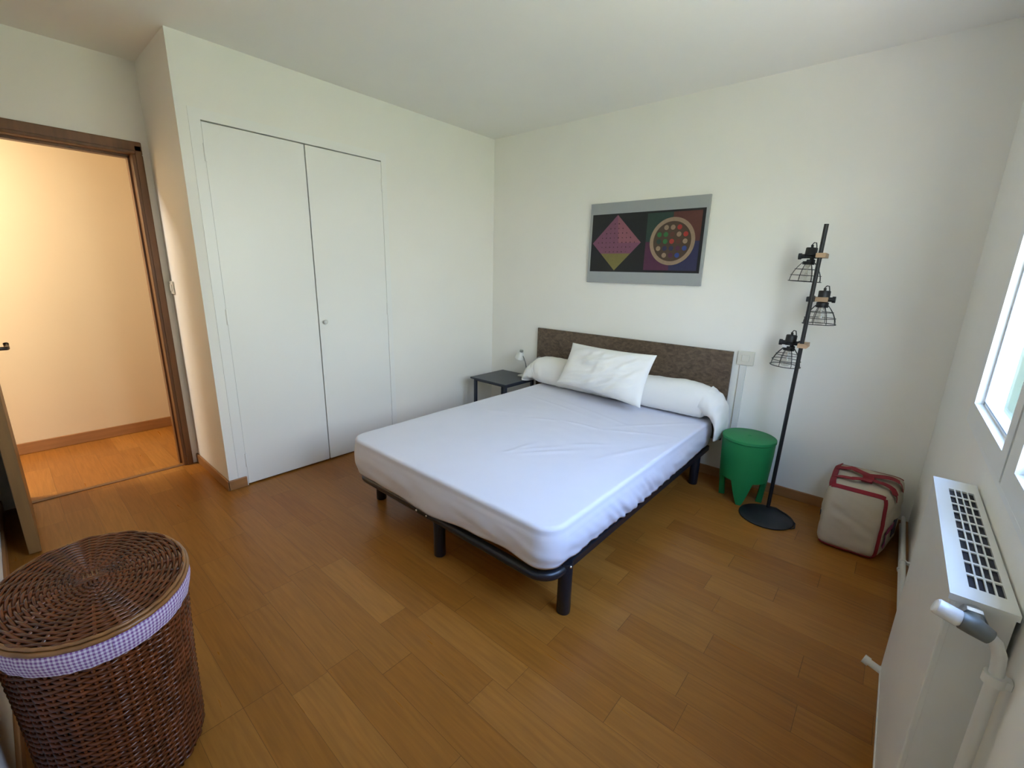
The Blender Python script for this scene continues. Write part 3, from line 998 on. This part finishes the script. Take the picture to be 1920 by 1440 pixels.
def lamp_head(cx, cy, zs, tilt, wood, knob_side):
    """zs is the height of the socket centre; the head hangs down along axis"""
    axis = Vector((math.sin(tilt), 0, -math.cos(tilt)))
    c = Vector((cx, cy, zs))
    pole = pole_at(zs)
    hd = obj('lamp_socket', along(c - axis * 0.046, [(0, 0), (0.025, 0), (0.028, 0.004), (0.028, 0.040), (0.021, 0.045), (0.021, 0.060), (0.029, 0.064), (0.029, 0.090), (0.0, 0.090)], axis), 'lampblack', fl, smooth=40)
    # side knob and arm to the pole
    bm = B()
    cyl(bm, c + Vector((-0.048, 0, 0)), c + Vector((0.048, 0, 0)), 0.0125, 14)
    cyl(bm, c + Vector((-0.055, 0, 0)), c + Vector((-0.040, 0, 0)), 0.017, 16)
    cyl(bm, c + Vector((0.040, 0, 0)), c + Vector((0.055, 0, 0)), 0.017, 16)
    obj('pivot', bm, 'lampblack', hd, smooth=40)
    if wood == 'pole':
        bm = B()
        x0 = min(pole.x, cx) + 0.03
        box(bm, pole.x - 0.018, pole.x + 0.026, pole.y - 0.016, cy + 0.012, zs - 0.011, zs + 0.013)
        bevel(bm, 0.002)
        obj('wooden_clamp', bm, 'beech', hd, label='pale wooden clamp block')
        obj('tag_label', bx(cx - 0.030, cx + 0.004, cy - 0.0275, cy - 0.022, zs - 0.026, zs - 0.012), 'white_plastic', hd)
    else:
        bm = B()
        box(bm, pole.x + 0.008, cx + 0.025, cy - 0.045, cy - 0.022, zs - 0.013, zs + 0.012)
        bevel(bm, 0.002)
        obj('wooden_clamp', bm, 'beech', hd, label='pale wooden clamp block')
        bm = B()
        box(bm, pole.x - 0.022, pole.x + 0.012, pole.y - 0.004, cy - 0.02, zs - 0.013, zs + 0.013)
        bevel(bm, 0.002)
        obj('bracket', bm, 'lampblack', hd)
    bm = B()
    t0 = c - axis * 0.046
    tube(bm, [t0 + Vector((0.0, 0, -0.004)), t0 + Vector((-0.002, 0, 0.016)), t0 + Vector((0.006, 0, 0.026)), t0 + Vector((0.016, 0, 0.024)), t0 + Vector((0.020, 0, 0.006)), t0 + Vector((0.023, 0, -0.03))], 0.0028, 8)
    cyl(bm, t0 + Vector((0, 0, -0.002)), t0 + Vector((-0.001, 0, 0.014)), 0.0065, 12)
    obj('cable_loop', bm, 'lampblack', hd, smooth=40)
    # wire cage
    q = Vector((0, 0, 1)).rotation_difference(axis)
    top = c + axis * 0.030
    def P(r, a, h):
        return top + q @ Vector((r * math.cos(a), r * math.sin(a), h))
    def prof_r(f):
        return 0.026 + 0.052 * math.sin(f * PI / 2) ** 0.85
    bm = B()
    for k in range(8):
        a = 2 * PI * (k + 0.3) / 8
        tube(bm, [P(prof_r(f / 8), a, 0.104 * f / 8) for f in range(9)], 0.0017, 6)
    for f in (0.05, 0.38, 0.69, 1.0):
        tube(bm, [P(prof_r(f), 2 * PI * k / 40, 0.104 * f) for k in range(40)], 0.0019 if f < 1 else 0.0023, 6, closed=True)
    obj('cage', bm, 'lampblack', hd, smooth=True)
    b0 = c + axis * 0.040
    bl = obj('bulb', along(b0, [(0.012, 0), (0.013, 0.010), (0.020, 0.030), (0.029, 0.052), (0.0315, 0.068), (0.028, 0.084), (0.016, 0.096), (0.0, 0.099)], axis), 'bulb', hd, smooth=True)
    obj('filament', along(b0, [(0.0, 0), (0.012, 0), (0.012, 0.014), (0.004, 0.018), (0.004, 0.05), (0.008, 0.054), (0.008, 0.07), (0, 0.072)], axis), 'filament', hd, smooth=40)
lamp_head(2.549, -0.175, 1.492, -0.05, 'pole', 1)
lamp_head(2.646, -0.175, 1.266, 0.00, 'side', -1)
lamp_head(2.528, -0.175, 1.012, -0.05, 'pole', 1)

# ------------------------------------------------------------------ canvas bag with red webbing
bag = thing('storage_bag', 'bulging off-white canvas storage bag with red webbing in the corner', 'bag', (2.98, -0.27, 0))
ax0, ax1, ay0, ay1, az1 = 2.842, 3.108, -0.482, -0.068, 0.352
def bag_pt(u, v, w):
    """u,v,w in -1..1 on the cube surface -> bulged, wrinkled position"""
    cxm, cym, czm = (ax0 + ax1) / 2, (ay0 + ay1) / 2, az1 / 2
    hx, hy, hz = (ax1 - ax0) / 2, (ay1 - ay0) / 2, az1 / 2
    k = 0.90
    m = (1 - u * u) * (1 - v * v) + (1 - u * u) * (1 - w * w) + (1 - v * v) * (1 - w * w)
    # round the corners
    r = 1.0 / max(1e-6, (abs(u) ** 9 + abs(v) ** 9 + abs(w) ** 9) ** (1 / 9))
    s = 0.965 + 0.035 * min(1, m)
    x, y, z = u * r * s, v * r * s, w * r * s
    lean = 0.012 * w
    p = Vector((cxm + x * hx * (1 - 0.05 * max(0, w)), cym + y * hy * (1 - 0.05 * max(0, w)) + lean, czm + z * hz))
    n = Vector((x, y, z)).normalized()
    p.x += 0.034 * (v + 1) * (u + 1) / 2 + 0.010 * max(0, u) ** 4 * (1 - v * v) * (1 - 0.6 * w * w)
    p += n * min(1.0, 0.15 + 1.6 * m) * (0.009 * noise.noise(Vector((p.x * 8, p.y * 8, p.z * 18))) + 0.006 * noise.noise(Vector((p.x * 10, p.y * 10, p.z * 42 + p.x * 14))))
    p.z = max(p.z, 0.0)
    return p, n
bm = B()
g = 28
bmesh.ops.create_cube(bm, size=2.0)
bmesh.ops.subdivide_edges(bm, edges=list(bm.edges), cuts=g, use_grid_fill=True)
for v in bm.verts:
    v.co = bag_pt(*v.co)[0]
obj('body', bm, 'canvas', bag, smooth=True)
def strip(path, width, th=0.003, lift=0.002, side_dir=None, n=None, wave=None):
    """webbing following the bag surface through cube-surface waypoints"""
    pts = []
    for (a, b) in zip(path, path[1:]):
        st_ = 14
        for k in range(st_):
            f = k / st_
            pts.append(tuple(a[i] + (b[i] - a[i]) * f for i in range(3)))
    pts.append(path[-1])
    P = [bag_pt(*p) for p in pts]
    bm = B()
    rings = []
    for i, (p, nn) in enumerate(P):
        d = (P[min(i + 1, len(P) - 1)][0] - P[max(i - 1, 0)][0]).normalized()
        up = nn
        # face normal rather than radial normal
        c = pts[i]
        ab = [abs(x) for x in c]
        k = ab.index(max(ab))
        if ab[k] - sorted(ab)[1] > 0.08:
            up = Vector((0, 0, 0))
            up[k] = 1 if c[k] > 0 else -1
        side = d.cross(up).normalized() * width / 2
        up = side.cross(d).normalized()
        if up.dot(nn) < 0:
            up = -up
        L = lift + (wave(i / (len(P) - 1)) if wave else 0)
        base_ = p + up * L
        rings.append([bm.verts.new(q) for q in (base_ - side, base_ + side, base_ + side + up * th, base_ - side + up * th)])
    for a, b in zip(rings, rings[1:]):
        for k in range(4):
            bm.faces.new((a[k], a[(k + 1) % 4], b[(k + 1) % 4], b[k]))
    bm.faces.new(rings[0])
    bm.faces.new(rings[-1][::-1])
    return bm
e = 0.985
obj('binding', strip([(-e, -0.98, 0.99), (e, -0.98, 0.99)], 0.022), 'red', bag, smooth=40)
obj('binding', strip([(-0.93, -e, 1), (-0.93, e, 1)], 0.034), 'red', bag, smooth=40)
obj('binding', strip([(-0.95, 0.99, 0.97), (e, 0.99, 0.97)], 0.012), 'red', bag, smooth=40)
obj('binding', strip([(0.985, -0.985, 0.97), (0.985, -0.985, -0.96)], 0.018), 'red', bag, smooth=40)
obj('binding', strip([(-0.95, -0.97, -0.985), (0.98, -0.97, -0.985)], 0.013), 'red', bag, smooth=40)
wv = lambda f: 0.004 + 0.014 * math.sin(PI * f) ** 2
obj('handle', strip([(-0.92, 0.30, 1), (-0.45, 0.30, 1), (0.10, -0.10, 1), (0.12, -0.40, 1)], 0.046, wave=wv), 'red', bag, smooth=40)
obj('handle', strip([(-0.90, -0.42, 1), (-0.35, -0.50, 1), (0.15, -0.42, 1), (0.12, 0.05, 1)], 0.036, wave=wv), 'red', bag, smooth=40)
obj('handle', strip([(0.05, 0.12, 1), (0.45, 0.16, 1), (0.9, 0.20, 1), (1, 0.16, 0.80)], 0.050, wave=wv), 'red', bag, smooth=40)
obj('handle', strip([(0.08, -0.05, 1), (0.45, -0.30, 1), (0.88, -0.42, 1), (1, -0.50, 0.72)], 0.036, wave=wv), 'red', bag, smooth=40)
obj('side_patch', strip([(1, -0.45, 0.02), (1, -0.72, -0.10), (1, -0.72, -0.62)], 0.040), 'purple_tape', bag, smooth=40)
obj('side_pocket', strip([(1, -0.40, -0.12), (1, 0.10, -0.20)], 0.09), 'navy', bag, smooth=40)
obj('zip_pull', strip([(-1, -0.75, -0.02), (-1, -0.75, -0.18)], 0.012), 'navy', bag, smooth=40)

# ------------------------------------------------------------------ radiator with valve and pipes
RX0, RX1, RY0, RY1, RZ0, RZ1 = 3.130, WX - 0.004, -2.110, -1.465, 0.150, 0.832
rd = thing('radiator', 'white panel radiator with slotted top grille under the window', 'radiator', (3.17, -1.87, 0))
bm = bx(RX0, RX0 + 0.012, RY0, RY1, RZ0, RZ1 - 0.012, bv=0.003)
box(bm, RX0 - 0.002, RX0 + 0.016, RY0, RY1, RZ0, RZ0 + 0.012)
obj('front_panel', bm, 'radiator', rd)
for y in (RY0, RY1 - 0.004):
    obj('side_panel', bx(RX0 + 0.010, RX1 - 0.004, y, y + 0.004, RZ0 + 0.01, RZ1 - 0.012), 'radiator', rd)
obj('back_panel', bx(RX1 - 0.012, RX1 - 0.002, RY0 + 0.01, RY1 - 0.01, RZ0, RZ1 - 0.03), 'radiator', rd)
bm = bx(RX0 + 0.0125, RX1 - 0.0125, RY0 + 0.0045, RY1 - 0.0045, RZ0 + 0.02, RZ1 - 0.016)
box(bm, RX0 + 0.0265, RX1 - 0.0125, RY0 + 0.0455, RY1 - 0.0755, RZ1 - 0.017, RZ1 - 0.0045)
obj('slot_shade_fill', bm, 'slot_shade', rd)  # dark filler close under the grille, standing in for shade in the slots
bm = B()
zt0, zt1 = RZ1 - 0.012, RZ1
hx0, hx1 = RX0 + 0.026, RX1 - 0.012
hy0, hy1 = RY0 + 0.045, RY1 - 0.075
box(bm, RX0 - 0.002, hx0, RY0 - 0.001, RY1 + 0.001, zt0, zt1)
box(bm, hx1, RX1, RY0 - 0.001, RY1 + 0.001, zt0, zt1)
box(bm, hx0, hx1, RY0 - 0.001, hy0, zt0, zt1)
box(bm, hx0, hx1, hy1, RY1 + 0.001, zt0, zt1)
nc, nr = 4, 10
bw, bh = 0.0028, 0.0075
cw, ch = (hx1 - hx0) / nc, (hy1 - hy0) / nr
for i in range(1, nc):
    box(bm, hx0 + i * cw - bw / 2, hx0 + i * cw + bw / 2, hy0, hy1, zt1 - 0.003, zt1)
for j in range(1, nr):
    box(bm, hx0, hx1, hy0 + j * ch - bh / 2, hy0 + j * ch + bh / 2, zt1 - 0.003, zt1 - 0.0005)
obj('top_grille', bm, 'radiator', rd)
# valve at the near top corner
VXc, VYc, VZc = 3.160, RY0 - 0.048, 0.808
bm = B()
cyl(bm, (VXc, RY0, VZc), (VXc, RY0 - 0.018, VZc), 0.016, 18)
cyl(bm, (VXc, RY0 - 0.014, VZc), (VXc, RY0 - 0.026, VZc), 0.020, 6)
obj('union_nut', bm, 'steel', rd, smooth=35)
bm = B()
tube(bm, [(VXc - 0.018, VYc, VZc + 0.006), (VXc, VYc, VZc + 0.003), (VXc + 0.020, VYc, VZc - 0.006)], [0.015, 0.017, 0.013], 18)
cyl(bm, (VXc, RY0 - 0.022, VZc + 0.002), (VXc, VYc, VZc + 0.003), 0.014, 16)
vb = obj('valve_body', bm, 'greybody', rd, smooth=40)
bm = B()
tube(bm, [(VXc - 0.017, VYc, VZc + 0.006), (VXc - 0.021, VYc, VZc + 0.007), (VXc - 0.049, VYc + 0.002, VZc + 0.014), (VXc - 0.052, VYc + 0.002, VZc + 0.015)], [0.012, 0.0148, 0.014, 0.0115], 24)
obj('valve_knob', bm, 'knob', vb, smooth=40, label='glossy white valve knob')
bm = B()
tube(bm, [(VXc + 0.018, VYc, VZc - 0.005), (VXc + 0.028, VYc, VZc - 0.013), (VXc + 0.036, VYc, VZc - 0.032), (3.199, VYc, VZc - 0.06), (3.199, VYc, 0.70)], 0.0095, 14)
cyl(bm, (3.199, VYc, 0.70), (3.199, VYc, 0.0), 0.0095, 14)
obj('riser_pipe', bm, 'pipe', rd, smooth=40)
bm = B()
cyl(bm, (3.199, VYc, 0.722), (3.199, VYc, 0.740), 0.015, 16)
box(bm, 3.199, WX - 0.001, VYc - 0.008, VYc + 0.008, 0.724, 0.738)
obj('pipe_clip', bm, 'pipe', rd, smooth=40)
bm = B()
cyl(bm, (RX0 + 0.004, RY1 - 0.020, 0.158), (3.092, RY1 - 0.010, 0.166), 0.011, 14)
cyl(bm, (3.100, RY1 - 0.012, 0.164), (3.084, RY1 - 0.008, 0.168), 0.0145, 14)
obj('drain_tap', bm, 'pipe', rd, smooth=40)
for y in (RY0 + 0.08, RY1 - 0.08):
    obj('wall_bracket', bx(RX1 - 0.004, WX - 0.001, y - 0.02, y + 0.02, 0.30, 0.75), 'radiator', rd)
# skirting-height heating pipes along the right wall
for z, lab in ((0.046, 'lower white heating pipe along the right wall skirting'), (0.090, 'upper white heating pipe along the right wall skirting')):
    t = thing('heating_pipe', lab, 'pipe', (3.19, -0.8, z - 0.011), 'heating pipes along the right wall')
    bm = B()
    cyl(bm, (3.194, -0.02, z), (3.194, -1.60, z), 0.0105, 14)
    obj('tube', bm, 'pipe', t, smooth=40)
    for y in (-0.55, -1.10):
        bm = B()
        cyl(bm, (3.194, y - 0.008, z), (3.194, y + 0.008, z), 0.0145, 14)
        box(bm, 3.196, WX - 0.0005, y - 0.008, y + 0.008, z - 0.006, z + 0.006)
        obj('clip', bm, 'pipe', t, smooth=40)

# ------------------------------------------------------------------ oval wicker laundry basket
KX, KY = 1.482, -3.103
KRX, KRY = 0.258, 0.198
lb = thing('laundry_basket', 'oval brown wicker laundry basket with gingham-trimmed lid beside the open door', 'basket', (KX, KY, 0))
def ell(t, kx, ky, off=0.0):
    x, y = kx * math.cos(t), ky * math.sin(t)
    n = Vector((math.cos(t) / kx, math.sin(t) / ky, 0)).normalized()
    return Vector((KX + x, KY + y, 0)) + n * off, n
def body_r(z):
    f = z / 0.53
    return 0.218 + 0.030 * f - 0.004 * math.sin(PI * f), 0.170 + 0.020 * f - 0.004 * math.sin(PI * f)
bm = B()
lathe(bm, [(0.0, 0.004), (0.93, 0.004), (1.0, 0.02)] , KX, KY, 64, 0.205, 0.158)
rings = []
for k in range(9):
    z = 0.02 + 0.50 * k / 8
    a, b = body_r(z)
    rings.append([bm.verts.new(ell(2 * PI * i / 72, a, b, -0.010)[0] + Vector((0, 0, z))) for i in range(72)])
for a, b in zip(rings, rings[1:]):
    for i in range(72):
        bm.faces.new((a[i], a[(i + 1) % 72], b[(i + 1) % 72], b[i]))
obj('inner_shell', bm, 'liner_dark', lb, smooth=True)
bm = B()
stakes = 44
n = stakes * 6
rowsN = 58
for k in range(rowsN):
    z = 0.012 + 0.505 * k / (rowsN - 1)
    a, b = body_r(z)
    ph = (k % 2) * PI
    pts = []
    for i in range(n):
        t = 2 * PI * i / n
        w = 0.0042 * math.sin(stakes / 2 * t * 1.0 + ph) + 0.0008 * noise.noise(Vector((t * 9, k * 1.7, 0)))
        zz = z + 0.0012 * noise.noise(Vector((t * 5, k * 2.3, 6)))
        pts.append(ell(t, a, b, w)[0] + Vector((0, 0, zz)))
    tube(bm, pts, 0.0046, 6, closed=True)
for s_ in range(stakes):
    t = 2 * PI * (s_ + 0.5) / stakes
    tube(bm, [ell(t, *body_r(z), 0.0)[0] + Vector((0, 0, z)) for z in (0.005, 0.13, 0.26, 0.39, 0.52)], 0.0042, 6)
obj('woven_body', bm, 'wicker', lb, smooth=True)
# gingham band hanging below the lid
bm = B()
uvl = bm.loops.layers.uv.new('UVMap')
nb, mb = 240, 6
grid_ = []
for j in range(mb + 1):
    f = j / mb
    row = []
    for i in range(nb + 1):
        t = 2 * PI * i / nb
        off = 0.004 + 0.0035 * math.sin(f * PI) + (0.0022 * noise.noise(Vector((t * 16, f * 1.5, 3)))) - 0.006 * f
        row.append(bm.verts.new(ell(t, KRX, KRY, off)[0] + Vector((0, 0, 0.540 - 0.058 * f + 0.003 * noise.noise(Vector((t * 8, 0, 8))) * f))))
    grid_.append(row)
for j in range(mb):
    for i in range(nb):
        f_ = bm.faces.new((grid_[j][i], grid_[j][i + 1], grid_[j + 1][i + 1], grid_[j + 1][i]))
        for lp, (u, v) in zip(f_.loops, ((i / nb, j / mb), ((i + 1) / nb, j / mb), ((i + 1) / nb, (j + 1) / mb), (i / nb, (j + 1) / mb))):
            lp[uvl].uv = (u, v)
obj('gingham_band', bm, 'gingham', lb, smooth=True, label='lilac and white gingham cloth band')
# lid: spokes crossed at the centre, rings woven over and under, thick rim
lid_rings = 26
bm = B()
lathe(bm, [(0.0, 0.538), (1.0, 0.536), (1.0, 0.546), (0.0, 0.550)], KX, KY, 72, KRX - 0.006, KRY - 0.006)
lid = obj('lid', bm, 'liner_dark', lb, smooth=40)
bm = B()
sp_n = 26
for k in range(1, lid_rings + 1):
    f = 0.10 + 0.87 * k / lid_rings
    pts = []
    nn_ = 26 * 6
    for i in range(nn_):
        t = 2 * PI * i / nn_
        z = 0.5545 + 0.0032 * math.sin(13 * t + (k % 2) * PI) + 0.004 * (1 - f) + 0.0008 * noise.noise(Vector((t * 6, k, 1)))
        pts.append((KX + KRX * f * math.cos(t), KY + KRY * f * math.sin(t), z))
    tube(bm, pts, 0.0040, 6, closed=True)
obj('lid_weave', bm, 'wicker_lid', lid, smooth=True)
bm = B()
for k in range(sp_n):
    t = 2 * PI * (k + 0.5) / sp_n
    tube(bm, [(KX + KRX * f * math.cos(t), KY + KRY * f * math.sin(t), 0.5550 + 0.004 * (1 - f)) for f in (0.05, 0.5, 0.98)], 0.0042, 6)
for s_ in (-1.5, -0.5, 0.5, 1.5):
    d = s_ * 0.009
    tube(bm, [(KX - 0.036, KY + d, 0.560), (KX, KY + d, 0.5615), (KX + 0.036, KY + d, 0.560)], 0.0045, 6)
    tube(bm, [(KX + d, KY - 0.032, 0.560), (KX + d, KY, 0.5635 if s_ > 0 else 0.5605), (KX + d, KY + 0.032, 0.560)], 0.0045, 6)
obj('lid_spokes', bm, 'wicker', lid, smooth=True)
bm = B()
for (dz, r, off) in ((0.545, 0.0060, 0.001), (0.5545, 0.0046, -0.004)):
    tube(bm, [ell(2 * PI * i / 120, KRX, KRY, off)[0] + Vector((0, 0, dz + 0.0008 * math.sin(30 * i / 120 * 2 * PI))) for i in range(120)], r, 8, closed=True)
obj('lid_rim', bm, 'rim', lid, smooth=True)
